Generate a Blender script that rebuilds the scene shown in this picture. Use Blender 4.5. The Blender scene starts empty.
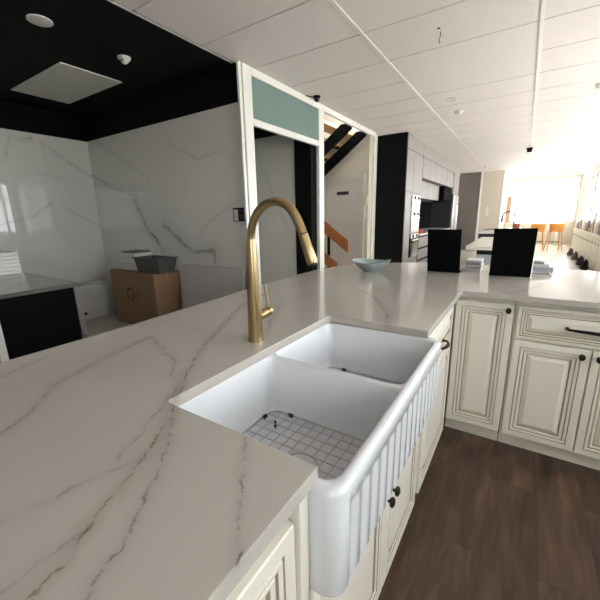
import bpy, bmesh, math, random
from mathutils import Vector, Matrix
random.seed(7)
C = bpy.context.scene.collection
PI = math.pi

# ------------------------------------------------------------------ materials
def new_mat(name):
    m = bpy.data.materials.new(name); m.use_nodes = True
    nt = m.node_tree
    return m, nt, nt.nodes['Principled BSDF']
def srgb(r, g, b):
    f = lambda c: (c/255/12.92) if c/255 <= .04045 else ((c/255+.055)/1.055)**2.4
    return (f(r), f(g), f(b), 1)
def plain(name, col, rough=.5, metal=0, bump=0, scale=40, var=.06, coat=0, spec=.5):
    m, nt, b = new_mat(name)
    tc = nt.nodes.new('ShaderNodeTexCoord')
    nz = nt.nodes.new('ShaderNodeTexNoise'); nz.inputs['Scale'].default_value = scale; nz.inputs['Detail'].default_value = 3
    nt.links.new(tc.outputs['Object'], nz.inputs['Vector'])
    mx = nt.nodes.new('ShaderNodeMix'); mx.data_type = 'RGBA'
    mx.inputs['A'].default_value = tuple(c*(1-var) for c in col[:3])+(1,)
    mx.inputs['B'].default_value = tuple(min(1, c*(1+var)) for c in col[:3])+(1,)
    nt.links.new(nz.outputs['Fac'], mx.inputs['Factor'])
    nt.links.new(mx.outputs['Result'], b.inputs['Base Color'])
    b.inputs['Roughness'].default_value = rough; b.inputs['Metallic'].default_value = metal
    b.inputs['Specular IOR Level'].default_value = spec
    if coat: b.inputs['Coat Weight'].default_value = coat; b.inputs['Coat Roughness'].default_value = .05
    if bump:
        bp = nt.nodes.new('ShaderNodeBump'); bp.inputs['Strength'].default_value = bump; bp.inputs['Distance'].default_value = .002
        nt.links.new(nz.outputs['Fac'], bp.inputs['Height']); nt.links.new(bp.outputs['Normal'], b.inputs['Normal'])
    return m

def vein_group():
    g = bpy.data.node_groups.new('vein_segment', 'ShaderNodeTree')
    g.interface.new_socket('P', in_out='INPUT', socket_type='NodeSocketVector')
    g.interface.new_socket('A', in_out='INPUT', socket_type='NodeSocketVector')
    g.interface.new_socket('AB', in_out='INPUT', socket_type='NodeSocketVector')
    g.interface.new_socket('Inv', in_out='INPUT', socket_type='NodeSocketFloat')
    g.interface.new_socket('D', in_out='OUTPUT', socket_type='NodeSocketFloat')
    N = g.nodes; L = g.links
    gi = N.new('NodeGroupInput'); go = N.new('NodeGroupOutput')
    def vm(op): n = N.new('ShaderNodeVectorMath'); n.operation = op; return n
    pa = vm('SUBTRACT'); L.new(gi.outputs['P'], pa.inputs[0]); L.new(gi.outputs['A'], pa.inputs[1])
    dt = vm('DOT_PRODUCT'); L.new(pa.outputs[0], dt.inputs[0]); L.new(gi.outputs['AB'], dt.inputs[1])
    mu = N.new('ShaderNodeMath'); mu.operation = 'MULTIPLY'; mu.use_clamp = True
    L.new(dt.outputs['Value'], mu.inputs[0]); L.new(gi.outputs['Inv'], mu.inputs[1])
    sc = vm('SCALE'); L.new(gi.outputs['AB'], sc.inputs[0]); L.new(mu.outputs[0], sc.inputs['Scale'])
    df = vm('SUBTRACT'); L.new(pa.outputs[0], df.inputs[0]); L.new(sc.outputs[0], df.inputs[1])
    ln = vm('LENGTH'); L.new(df.outputs[0], ln.inputs[0])
    L.new(ln.outputs['Value'], go.inputs['D'])
    return g
VG = vein_group()

def stone(name, base, veins, rough=.12, warp=.03, wscale=6, cloud=.05, spec=.5):
    """veins: list of (polyline of 3D points, width, colour, strength)"""
    m, nt, b = new_mat(name); N = nt.nodes; L = nt.links
    geo = N.new('ShaderNodeNewGeometry')
    def math_(op, a, b_=None, clamp=False):
        n = N.new('ShaderNodeMath'); n.operation = op; n.use_clamp = clamp
        for i, v in enumerate((a, b_)):
            if v is None: continue
            if isinstance(v, (int, float)): n.inputs[i].default_value = v
            else: L.new(v, n.inputs[i])
        return n.outputs[0]
    nz = N.new('ShaderNodeTexNoise'); nz.inputs['Scale'].default_value = wscale; nz.inputs['Detail'].default_value = 6; nz.inputs['Roughness'].default_value = .72
    L.new(geo.outputs['Position'], nz.inputs['Vector'])
    sb = N.new('ShaderNodeVectorMath'); sb.operation = 'SUBTRACT'; L.new(nz.outputs['Color'], sb.inputs[0]); sb.inputs[1].default_value = (.5, .5, .5)
    sc = N.new('ShaderNodeVectorMath'); sc.operation = 'SCALE'; L.new(sb.outputs[0], sc.inputs[0]); sc.inputs['Scale'].default_value = warp*2
    P = N.new('ShaderNodeVectorMath'); P.operation = 'ADD'; L.new(geo.outputs['Position'], P.inputs[0]); L.new(sc.outputs[0], P.inputs[1])
    n2 = N.new('ShaderNodeTexNoise'); n2.inputs['Scale'].default_value = wscale*2.2; n2.inputs['Detail'].default_value = 4
    L.new(geo.outputs['Position'], n2.inputs['Vector'])
    n3 = N.new('ShaderNodeTexNoise'); n3.inputs['Scale'].default_value = 2.2; n3.inputs['Detail'].default_value = 5
    L.new(geo.outputs['Position'], n3.inputs['Vector'])
    mx = N.new('ShaderNodeMix'); mx.data_type = 'RGBA'
    mx.inputs['A'].default_value = tuple(c*(1-cloud) for c in base[:3])+(1,)
    mx.inputs['B'].default_value = tuple(min(1, c*(1+cloud)) for c in base[:3])+(1,)
    L.new(n3.outputs['Fac'], mx.inputs['Factor'])
    col = mx.outputs['Result']
    for pts, w, vc, st in veins:
        dmin = None
        for p, q in zip(pts[:-1], pts[1:]):
            ab = [q[i]-p[i] for i in range(3)]
            g = N.new('ShaderNodeGroup'); g.node_tree = VG
            L.new(P.outputs[0], g.inputs['P']); g.inputs['A'].default_value = p; g.inputs['AB'].default_value = ab
            g.inputs['Inv'].default_value = 1/max(1e-6, sum(c*c for c in ab))
            dmin = g.outputs['D'] if dmin is None else math_('MINIMUM', dmin, g.outputs['D'])
        # width varies along the vein with noise
        ww = math_('MULTIPLY', math_('ADD', math_('MULTIPLY', n2.outputs['Fac'], 2.2), -.35), w)
        core = math_('SUBTRACT', 1.0, math_('DIVIDE', dmin, math_('MAXIMUM', ww, w*.25)), True)
        halo = math_('MULTIPLY', math_('POWER', math_('SUBTRACT', 1.0, math_('DIVIDE', dmin, w*7), True), 2.0), .22)
        fac = math_('MULTIPLY', math_('MAXIMUM', math_('MULTIPLY', math_('POWER', core, .7), math_('ADD', math_('MULTIPLY', n2.outputs['Fac'], 1.1), .15, True)), halo), st, True)
        mm = N.new('ShaderNodeMix'); mm.data_type = 'RGBA'
        L.new(fac, mm.inputs['Factor']); L.new(col, mm.inputs['A']); mm.inputs['B'].default_value = vc
        col = mm.outputs['Result']
    L.new(col, b.inputs['Base Color'])
    b.inputs['Roughness'].default_value = rough; b.inputs['Specular IOR Level'].default_value = spec
    return m

# counter-top veins: points measured on the slab, in metres (x, y) at z = 0.92
GOLD = srgb(98, 70, 40); GREY = srgb(78, 74, 66); LGR = srgb(108, 101, 90)
COUNTER_VEINS = [
 ([(-.434, .075), (-.446, .121), (-.472, .165), (-.489, .206), (-.532, .284), (-.557, .328), (-.618, .413), (-.745, .552), (-.89, .763), (-1.117, 1.18), (-1.2, 1.5)], .0028, 'GOLD', .95),
 ([(-.589, .098), (-.572, .155), (-.562, .217), (-.539, .289)], .003, 'LGR', .6),
 ([(-.374, .111), (-.389, .142), (-.42, .197), (-.46, .247), (-.501, .303), (-.576, .381), (-.72, .5)], .003, 'GREY', .8),
 ([(-.851, .176), (-.9, .244), (-.999, .335), (-1.062, .485), (-1.116, .694)], .003, 'LGR', .8),
 ([(-1.116, .694), (-.857, .604), (-.751, .514)], .0025, 'LGR', .7),
 ([(-1.19, .276), (-1.249, .423)], .003, 'LGR', .7),
 ([(-.415, .435), (-.346, .342), (-.308, .296), (-.252, .23)], .0018, 'GREY', .9),
 ([(-.749, 1.813), (-.613, 1.659), (-.465, 1.416), (-.413, 1.25)], .004, 'GREY', .75),
 ([(-.464, .061), (-.473, .104), (-.47, .153)], .003, 'LGR', .6),
 ([(-.574, .258), (-.609, .341), (-.68, .45)], .003, 'LGR', .6),
 ([(-1.036, 1.435), (-.866, 1.108), (-.733, .875)], .003, 'LGR', .7),
 ([(-.7, 2.9), (-.5, 2.3), (-.35, 2.06)], .003, 'LGR', .5),
 ([(.0, 2.1), (.15, 2.5), (.4, 3.1)], .003, 'LGR', .5)]
CM = {'GOLD': GOLD, 'GREY': GREY, 'LGR': LGR}
quartz = stone('white_veined_quartz', srgb(186, 180, 172),
    [([(x, y, .92) for x, y in pts], w*1.9, CM[c], min(1, s*1.1)) for pts, w, c, s in COUNTER_VEINS], rough=.09, warp=.024, wscale=13, cloud=.02)
def wy(pts, y=2.78): return [(x, y, z) for x, z in pts]
def wx(pts, x=-5.38): return [(x, y, z) for y, z in pts]
WV = srgb(104, 98, 88); WD = srgb(84, 80, 72)
ALCOVE_VEINS = [
 (wy([(-5.116, 2.405), (-4.512, 2.087), (-4.023, 1.828)]), .007, WV, .75),
 (wy([(-5.38, 1.98), (-4.791, 1.751), (-4.365, 1.651), (-4.169, 1.119)]), .008, WD, .85),
 (wy([(-4.4, 1.6), (-4.244, 1.288), (-3.905, .943)]), .035, WV, .9),
 (wy([(-3.845, 1.274), (-3.614, 1.127), (-3.344, .951), (-2.964, .977), (-2.981, .825)]), .045, WV, .9),
 (wy([(-2.44, 1.56), (-2.592, 1.495), (-3.022, 1.314), (-3.213, 1.132)]), .007, WV, .7),
 (wy([(-3.6, 2.2), (-3.1, 1.98), (-2.7, 2.05), (-2.45, 1.9)]), .007, WV, .6),
 (wx([(2.2, 2.348), (2.529, 2.103), (2.722, 1.988), (2.78, 1.97)]), .008, WD, .8),
 (wx([(2.205, 2.313), (2.209, 2.008)]), .006, WV, .6),
 (wx([(1.4, 1.25), (1.59, 1.317), (1.996, 1.433), (2.198, 1.601)]), .007, WD, .8),
 (wx([(2.086, 1.947), (2.375, 1.933)]), .006, WV, .6),
 (wx([(1.88, 2.377), (1.778, 2.081)]), .008, WV, .7),
 (wx([(1.973, 2.336), (2.085, 2.377)]), .012, WD, .8),
 (wx([(2.346, 1.538), (2.776, 1.251)]), .008, WV, .7)]
marble_wall = stone('polished_marble_panels', srgb(226, 224, 218), ALCOVE_VEINS, rough=.03, warp=.05, wscale=5, cloud=.04)
marble_plain = stone('pale_stone_panel', srgb(214, 212, 206), [(wy([(-3.4, 2.3), (-3.1, 1.6), (-2.8, 1.1)], 4.13), .01, WV, .4)], rough=.25, warp=.06, wscale=3)
tabletop_stone = stone('dark_grey_stone', srgb(92, 90, 85), [([(-3.9, .3, .9), (-3.4, .9, .9), (-2.8, 1.1, .9)], .01, srgb(190, 186, 178), .5)], rough=.12)
slab_white = plain('white_stone_slab', srgb(215, 210, 202), .2, scale=5, var=.03)

fireclay = plain('glazed_white_fireclay', srgb(224, 226, 230), .12, scale=3, var=.01, coat=.6)
cream = plain('cream_cabinet_paint', srgb(228, 223, 210), .38, scale=15, var=.02)
glaze = plain('brown_glaze_line', srgb(172, 156, 134), .5, scale=60, var=.2)
bronze = plain('dark_bronze', srgb(52, 44, 38), .35, .8)
brass = None
def brushed(name, col, rough=.28):
    m, nt, b = new_mat(name); N = nt.nodes; L = nt.links
    tc = N.new('ShaderNodeTexCoord'); mp = N.new('ShaderNodeMapping'); mp.inputs['Scale'].default_value = (900, 900, 12)
    L.new(tc.outputs['Object'], mp.inputs['Vector'])
    nz = N.new('ShaderNodeTexNoise'); nz.inputs['Scale'].default_value = 1; nz.inputs['Detail'].default_value = 2
    L.new(mp.outputs[0], nz.inputs['Vector'])
    bp = N.new('ShaderNodeBump'); bp.inputs['Strength'].default_value = .05; bp.inputs['Distance'].default_value = .001
    L.new(nz.outputs['Fac'], bp.inputs['Height']); L.new(bp.outputs[0], b.inputs['Normal'])
    b.inputs['Base Color'].default_value = col; b.inputs['Metallic'].default_value = 1; b.inputs['Roughness'].default_value = rough
    return m
brass = brushed('brushed_brass', srgb(176, 154, 114))
steel = brushed('stainless_steel', srgb(190, 188, 184), .3)
black_paint = plain('matt_black_paint', srgb(15, 15, 15), .75, scale=20, var=.1, spec=.12)
black_board = plain('black_laminate', srgb(12, 12, 12), .85, scale=20, var=.1, spec=.05)
black_gloss = plain('black_glass', srgb(14, 14, 15), .08)
charcoal = plain('charcoal_fabric', srgb(46, 44, 46), .9, bump=.4, scale=60)
rubber = plain('black_rubber', srgb(18, 18, 18), .6)
white_paint = plain('white_gloss_paint', srgb(226, 224, 216), .3, scale=8, var=.02)
white_wall = plain('white_wall_paint', srgb(206, 201, 192), .7, scale=8, var=.02)
beige_wall = plain('beige_wall_paint', srgb(202, 192, 174), .7, scale=8, var=.03)
door_paint = plain('off_white_door_paint', srgb(190, 182, 168), .5, scale=8, var=.02)
white_card = plain('white_card', srgb(214, 212, 208), .6, scale=12, var=.03)
paper = plain('white_paper', srgb(220, 218, 212), .6)
pale_blue_card = plain('pale_grey_blue_card', srgb(168, 174, 184), .5)
grey_card = plain('grey_card', srgb(120, 120, 122), .6)
ceiling_tile = plain('white_ceiling_tile', srgb(226, 218, 214), .65, scale=3, var=.02)
ceiling_gap = plain('grey_ceiling_joint', srgb(70, 62, 58), .8)
rail_white = plain('white_ceiling_rail', srgb(232, 228, 220), .45)
cardboard = plain('brown_cardboard', srgb(146, 116, 88), .8, scale=25, var=.06, bump=.2)
printing = plain('dark_print_ink', srgb(44, 34, 28), .8)
tub_grey = plain('dark_grey_plastic', srgb(84, 84, 80), .5)
celadon = plain('pale_celadon_glaze', srgb(150, 166, 166), .18, scale=30, var=.06, coat=.4)
orange_wood = plain('orange_stained_wood', srgb(150, 90, 50), .45, scale=20, var=.15)
orange_paint = plain('orange_plywood', srgb(214, 142, 60), .5, scale=10, var=.05)
tread_wood = plain('pale_tread_timber', srgb(200, 160, 118), .5, scale=10, var=.15)
pale_laminate = plain('pale_grey_laminate', srgb(134, 127, 122), .5, scale=6, var=.03)
dark_concrete = plain('dark_grey_panel', srgb(104, 98, 92), .6, scale=3, var=.15)
red_plastic = plain('red_orange_plastic', srgb(200, 74, 40), .4)
sample_tan = plain('tan_sample', srgb(196, 168, 136), .5, var=.1)
sample_grey = plain('warm_grey_sample', srgb(168, 160, 150), .5, var=.1)
sample_cream = plain('cream_sample', srgb(226, 218, 204), .4, var=.05)
frame_tan = plain('tan_window_blind', srgb(178, 150, 122), .6)
sealant = plain('grey_grout', srgb(150, 148, 142), .7)

def teal_glass():
    m, nt, b = new_mat('teal_frosted_glass')
    b.inputs['Base Color'].default_value = srgb(108, 130, 124); b.inputs['Roughness'].default_value = .15
    return m
teal = teal_glass()
def clear_glass(name, tint=(.93, .96, .95, 1), blend=.0):
    m = bpy.data.materials.new(name); m.use_nodes = True; nt = m.node_tree; nt.nodes.clear()
    o = nt.nodes.new('ShaderNodeOutputMaterial'); mix = nt.nodes.new('ShaderNodeMixShader')
    t = nt.nodes.new('ShaderNodeBsdfTransparent'); t.inputs['Color'].default_value = tint
    g = nt.nodes.new('ShaderNodeBsdfGlossy'); g.inputs['Roughness'].default_value = .02
    f = nt.nodes.new('ShaderNodeLayerWeight'); f.inputs['Blend'].default_value = .5
    pw = nt.nodes.new('ShaderNodeMath'); pw.operation = 'POWER'; pw.inputs[1].default_value = 5; nt.links.new(f.outputs['Facing'], pw.inputs[0])
    ml = nt.nodes.new('ShaderNodeMath'); ml.operation = 'MULTIPLY_ADD'; ml.inputs[1].default_value = .9; ml.inputs[2].default_value = .035; nt.links.new(pw.outputs[0], ml.inputs[0])
    nt.links.new(ml.outputs[0], mix.inputs[0]); nt.links.new(t.outputs[0], mix.inputs[1]); nt.links.new(g.outputs[0], mix.inputs[2])
    nt.links.new(mix.outputs[0], o.inputs['Surface'])
    return m
pane_glass = clear_glass('clear_window_glass')

def wood_floor():
    m, nt, b = new_mat('dark_oak_planks'); N = nt.nodes; L = nt.links
    geo = N.new('ShaderNodeNewGeometry')
    mp = N.new('ShaderNodeMapping'); mp.inputs['Rotation'].default_value = (0, 0, PI/2)
    L.new(geo.outputs['Position'], mp.inputs['Vector'])
    br = N.new('ShaderNodeTexBrick'); br.offset = .37
    br.inputs['Color1'].default_value = (0, 0, 0, 1); br.inputs['Color2'].default_value = (1, 1, 1, 1); br.inputs['Mortar'].default_value = (.3, .3, .3, 1)
    br.inputs['Scale'].default_value = 1; br.inputs['Brick Width'].default_value = 1.3; br.inputs['Row Height'].default_value = .19
    br.inputs['Mortar Size'].default_value = .0012; br.inputs['Mortar Smooth'].default_value = .1
    L.new(mp.outputs[0], br.inputs['Vector'])
    # shift the grain per plank
    cb = N.new('ShaderNodeVectorMath'); cb.operation = 'SCALE'; cb.inputs['Scale'].default_value = 1.2
    L.new(br.outputs['Color'], cb.inputs[0])
    ad = N.new('ShaderNodeVectorMath'); ad.operation = 'ADD'; L.new(geo.outputs['Position'], ad.inputs[0]); L.new(cb.outputs[0], ad.inputs[1])
    m2 = N.new('ShaderNodeMapping'); m2.inputs['Scale'].default_value = (22, 2.2, 1); L.new(ad.outputs[0], m2.inputs['Vector'])
    g1 = N.new('ShaderNodeTexNoise'); g1.inputs['Scale'].default_value = 1; g1.inputs['Detail'].default_value = 8; g1.inputs['Roughness'].default_value = .65; g1.inputs['Distortion'].default_value = .6
    L.new(m2.outputs[0], g1.inputs['Vector'])
    m3 = N.new('ShaderNodeMapping'); m3.inputs['Scale'].default_value = (6, 1.8, 1); L.new(ad.outputs[0], m3.inputs['Vector'])
    g2 = N.new('ShaderNodeTexNoise'); g2.inputs['Scale'].default_value = 1; g2.inputs['Detail'].default_value = 3; g2.inputs['Distortion'].default_value = 1.2
    L.new(m3.outputs[0], g2.inputs['Vector'])
    def mth(op, a, c):
        n = N.new('ShaderNodeMath'); n.operation = op
        for i, v in enumerate((a, c)):
            if isinstance(v, (int, float)): n.inputs[i].default_value = v
            else: L.new(v, n.inputs[i])
        return n.outputs[0]
    s = mth('ADD', mth('MULTIPLY', g1.outputs['Fac'], .55), mth('ADD', mth('MULTIPLY', g2.outputs['Fac'], .45), mth('MULTIPLY', br.outputs['Color'], .02)))
    cr = N.new('ShaderNodeValToRGB'); e = cr.color_ramp.elements
    e[0].position = .36; e[0].color = srgb(44, 31, 24); e[1].position = .68; e[1].color = srgb(110, 84, 64)
    k = e.new(.5); k.color = srgb(72, 53, 41)
    L.new(s, cr.inputs[0])
    mo = N.new('ShaderNodeMix'); mo.data_type = 'RGBA'; L.new(br.outputs['Fac'], mo.inputs['Factor']); L.new(cr.outputs[0], mo.inputs['A']); mo.inputs['B'].default_value = srgb(40, 28, 22)
    L.new(mo.outputs['Result'], b.inputs['Base Color']); b.inputs['Roughness'].default_value = .42
    bp = N.new('ShaderNodeBump'); bp.inputs['Strength'].default_value = .15; bp.inputs['Distance'].default_value = .001
    L.new(g1.outputs['Fac'], bp.inputs['Height']); L.new(bp.outputs[0], b.inputs['Normal'])
    return m
oak = wood_floor()
def tile_floor():
    m, nt, b = new_mat('pale_cream_floor_tiles'); N = nt.nodes; L = nt.links
    geo = N.new('ShaderNodeNewGeometry')
    br = N.new('ShaderNodeTexBrick'); br.offset = 0
    br.inputs['Color1'].default_value = srgb(206, 200, 186); br.inputs['Color2'].default_value = srgb(200, 193, 178); br.inputs['Mortar'].default_value = srgb(160, 154, 142)
    br.inputs['Scale'].default_value = 1; br.inputs['Brick Width'].default_value = .6; br.inputs['Row Height'].default_value = .6; br.inputs['Mortar Size'].default_value = .003
    L.new(geo.outputs['Position'], br.inputs['Vector']); L.new(br.outputs['Color'], b.inputs['Base Color']); b.inputs['Roughness'].default_value = .22
    return m
tiles = tile_floor()
def weatherboard():
    m, nt, b = new_mat('grooved_beige_lining'); N = nt.nodes; L = nt.links
    geo = N.new('ShaderNodeNewGeometry')
    w = N.new('ShaderNodeTexWave'); w.bands_direction = 'Z'; w.wave_profile = 'SAW'; w.inputs['Scale'].default_value = 2.2; w.inputs['Distortion'].default_value = 0
    L.new(geo.outputs['Position'], w.inputs['Vector'])
    bp = N.new('ShaderNodeBump'); bp.inputs['Strength'].default_value = .5; bp.inputs['Distance'].default_value = .01
    L.new(w.outputs['Fac'], bp.inputs['Height']); L.new(bp.outputs[0], b.inputs['Normal'])
    b.inputs['Base Color'].default_value = srgb(196, 188, 170); b.inputs['Roughness'].default_value = .6
    return m
lining = weatherboard()

# ------------------------------------------------------------------ mesh helpers
class MB:
    def __init__(s): s.v = []; s.f = []; s.mi = []; s.cur = 0
    def add(s, verts, faces):
        o = len(s.v); s.v += [Vector(p) for p in verts]
        for f in faces: s.f.append([i+o for i in f]); s.mi.append(s.cur)
        return s
    def box(s, x0, x1, y0, y1, z0, z1):
        p = [(x, y, z) for x in (x0, x1) for y in (y0, y1) for z in (z0, z1)]
        return s.add(p, [(0, 1, 3, 2), (4, 6, 7, 5), (0, 4, 5, 1), (2, 3, 7, 6), (0, 2, 6, 4), (1, 5, 7, 3)])
    def prism(s, pts, axis, a, b):
        """pts: closed 2D outline; extruded along axis ('x','y','z') from a to b"""
        def P(p, t): return {'x': (t, p[0], p[1]), 'y': (p[0], t, p[1]), 'z': (p[0], p[1], t)}[axis]
        n = len(pts)
        s.add([P(p, a) for p in pts]+[P(p, b) for p in pts],
              [list(range(n))[::-1], list(range(n, 2*n))]+[(i, (i+1) % n, n+(i+1) % n, n+i) for i in range(n)])
        return s
    def loft(s, rings, cap0=True, cap1=True):
        n = len(rings[0]); vs = [p for r in rings for p in r]; fs = []
        for k in range(len(rings)-1):
            for i in range(n): fs.append((k*n+i, k*n+(i+1) % n, (k+1)*n+(i+1) % n, (k+1)*n+i))
        if cap0: fs.append(list(range(n))[::-1])
        if cap1: fs.append(list(range((len(rings)-1)*n, len(rings)*n)))
        return s.add(vs, fs)
    def lathe(s, prof, c=(0, 0, 0), n=28, ax='z', cap0=True, cap1=True):
        rings = []
        for r, h in prof:
            ring = []
            for i in range(n):
                a = 2*PI*i/n; u, w = r*math.cos(a), r*math.sin(a)
                d = {'z': (u, w, h), 'x': (h, u, w), 'y': (u, h, w)}[ax]
                ring.append((c[0]+d[0], c[1]+d[1], c[2]+d[2]))
            rings.append(ring)
        return s.loft(rings, cap0, cap1)
    def tube(s, pts, r, n=10, closed=False):
        pts = [Vector(p) for p in pts]; m = len(pts)
        rr = r if isinstance(r, (list, tuple)) else [r]*m
        rings = []; up = None
        for i, p in enumerate(pts):
            if closed: t = pts[(i+1) % m]-pts[i-1]
            else: t = pts[min(i+1, m-1)]-pts[max(i-1, 0)]
            t.normalize()
            if up is None:
                up = Vector((0, 0, 1)) if abs(t.z) < .9 else Vector((0, 1, 0))
            up = (up-t*up.dot(t)); up.normalize(); sd = t.cross(up)
            rings.append([p+(up*math.cos(2*PI*k/n)+sd*math.sin(2*PI*k/n))*rr[i] for k in range(n)])
        if closed: rings.append(rings[0]); return s.loft(rings, False, False)
        return s.loft(rings)
    def mesh(s, name, mats, recalc=True):
        me = bpy.data.meshes.new(name); me.from_pydata([tuple(v) for v in s.v], [], s.f)
        for m in (mats if isinstance(mats, (list, tuple)) else [mats]): me.materials.append(m)
        for p, i in zip(me.polygons, s.mi): p.material_index = i
        if recalc:
            b = bmesh.new(); b.from_mesh(me); bmesh.ops.recalc_face_normals(b, faces=b.faces); b.to_mesh(me); b.free()
        return me
ROOT = {}
def build(mb, name, mats, parent=None, smooth=None, bevel=0, world=True, seg=2, recalc=True):
    """one mesh object; verts are given in world metres (world=True) or in the parent's frame"""
    if parent is None and world:
        xs = [v.x for v in mb.v]; ys = [v.y for v in mb.v]; zs = [v.z for v in mb.v]
        o0 = Vector(((min(xs)+max(xs))/2, (min(ys)+max(ys))/2, min(zs)))
    elif parent is not None and world: o0 = Vector(ROOT.get(parent.name, (0, 0, 0)))
    else: o0 = Vector((0, 0, 0))
    mb.v = [v-o0 for v in mb.v]
    me = mb.mesh(name, mats, recalc)
    if smooth is not None:
        me.shade_smooth()
        try: me.set_sharp_from_angle(angle=math.radians(smooth))
        except Exception: pass
    o = bpy.data.objects.new(name, me); C.objects.link(o)
    if parent is None: o.location = o0; ROOT[o.name] = tuple(o0)
    else: o.parent = parent; ROOT[o.name] = ROOT.get(parent.name, (0, 0, 0))
    if bevel:
        bm_ = o.modifiers.new('soft_edges', 'BEVEL'); bm_.width = bevel; bm_.segments = seg; bm_.limit_method = 'ANGLE'; bm_.angle_limit = math.radians(40)
    return o
def tag(o, label, cat, group=None):
    o['label'] = label; o['category'] = cat
    if group: o['group'] = group
    return o
def thing(name, label, cat, loc, rotz=0, group=None):
    o = bpy.data.objects.new(name, None); C.objects.link(o); o.location = loc; o.rotation_euler = (0, 0, rotz); o.empty_display_size = .05
    ROOT[o.name] = tuple(loc) if not rotz else (0, 0, 0)
    return tag(o, label, cat, group)
def struct(mb, name, mats, **k):
    o = build(mb, name, mats, **k); o['kind'] = 'structure'; return o
def B(*a): return MB().box(*a)
def dup(root, loc, rotz=None, label=None):
    r = root.copy(); C.objects.link(r); r.location = loc
    if rotz is not None: r.rotation_euler = (0, 0, rotz)
    if label: r['label'] = label
    for ch in list(root.children):
        c = ch.copy(); C.objects.link(c); c.parent = r
        for g in list(ch.children):
            d = g.copy(); C.objects.link(d); d.parent = c
    return r
def rrect(x0, x1, y0, y1, r, z, n=6):
    pts = []
    for cx, cy, a0 in ((x1-r, y1-r, 0), (x0+r, y1-r, PI/2), (x0+r, y0+r, PI), (x1-r, y0+r, 1.5*PI)):
        for i in range(n+1):
            a = a0+PI/2*i/n; pts.append((cx+r*math.cos(a), cy+r*math.sin(a), z))
    return pts

# ------------------------------------------------------------------ room shell
ZC = 2.75; XR = 1.75; YF = 18.0; YK = 14.2; XA = -5.38; YB = -3.0; XP = -2.38
struct(B(-1.33, XR, YB, 3.6, -.05, 0), 'floor', oak)
struct(MB().box(XA, -1.33, YB, 6.3, -.05, 0).box(-1.33, XR, 3.6, 6.3, -.05, 0).box(-2.6, XR, 6.3, YF, -.05, 0), 'floor', tiles)
# white panel ceiling: backing and tiles with open joints
mb = MB(); mb.cur = 1; mb.box(-2.45, XR, YB, YF, ZC+.012, ZC+.06); mb.cur = 0
cols = [(-2.45, -1.26), (-1.26, -.06), (-.06, 1.14), (1.14, XR)]
joints = [2.93+.607*k for k in range(-10, 26)]
for ci, (xa, xb) in enumerate(cols):
    js = [YB]+[j for j in joints if YB < j < YF-.05]+[YF]
    if ci == 1: js = [j for j in js if abs(j-4.144) > .05]
    if ci == 2: js = [j for j in js if abs(j-2.323) > .05]
    for a, c in zip(js[:-1], js[1:]): mb.box(xa+.006, xb-.006, a+.006, c-.006, ZC, ZC+.011)
struct(mb, 'ceiling', [ceiling_tile, ceiling_gap], recalc=False)
for i, x in enumerate((-1.26, -.06, 1.14)):
    struct(B(x-.014, x+.014, YB, YF-.01, ZC-.006, ZC-.0005), 'trim_%d' % (i+1), rail_white)
struct(B(XA-.1, -2.451, YB, 2.899, ZC, ZC+.06), 'ceiling', black_paint)
struct(B(XA-.1, -2.451, 2.9, 4.13, ZC, ZC+.06), 'ceiling', black_paint)
struct(B(-5.0, -2.45, 4.25, 6.17, ZC+.9, ZC+.96), 'ceiling', white_wall)
struct(B(-2.462, -2.45, YB, 2.7, ZC-.012, ZC-.0005), 'trim_4', sealant)
# alcove walls
ZB = 2.44
mb = MB().box(XA-.1, XA, YB, 2.78, 0, ZB); mb.cur = 1; mb.box(XA-.1, XA+.012, YB, 2.78, ZB, ZC)
struct(mb, 'wall_left', [marble_wall, black_paint])
mb = MB().box(XA-.1, -2.43, 2.78, 2.88, 0, ZB); mb.cur = 1; mb.box(XA-.1, -2.43, 2.768, 2.88, ZB, ZC)
struct(mb, 'wall_alcove_end', [marble_wall, black_paint])
mb = MB().box(XA, -2.7, 4.13, 4.23, 0, ZB); mb.cur = 1; mb.box(XA, -2.7, 4.12, 4.23, ZB, ZC+.9).box(-2.7, -2.44, 4.08, 4.23, 0, ZC)
struct(mb, 'wall_behind_glass', [marble_plain, black_paint])
struct(B(XA-.1, XA, 2.88, 4.23, 0, ZC), 'wall_side_room', white_wall)
# stair hall
struct(B(-5.0, -2.42, 6.05, 6.17, 0, ZC+.9), 'wall_stair_end', lining)
struct(B(-5.1, -5.0, 4.23, 6.17, 0, ZC+.9), 'wall_stair_side', white_wall)
struct(MB().box(-2.6, -2.5, 6.2, YF, 0, ZC), 'wall_kitchen_side', white_wall)
struct(MB().box(-2.5, -2.445, 6.171, 6.49, 0, ZC), 'trim_5', white_paint)
struct(B(XA, XR, YB-.1, YB, 0, ZC), 'wall_back', white_wall)
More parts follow.
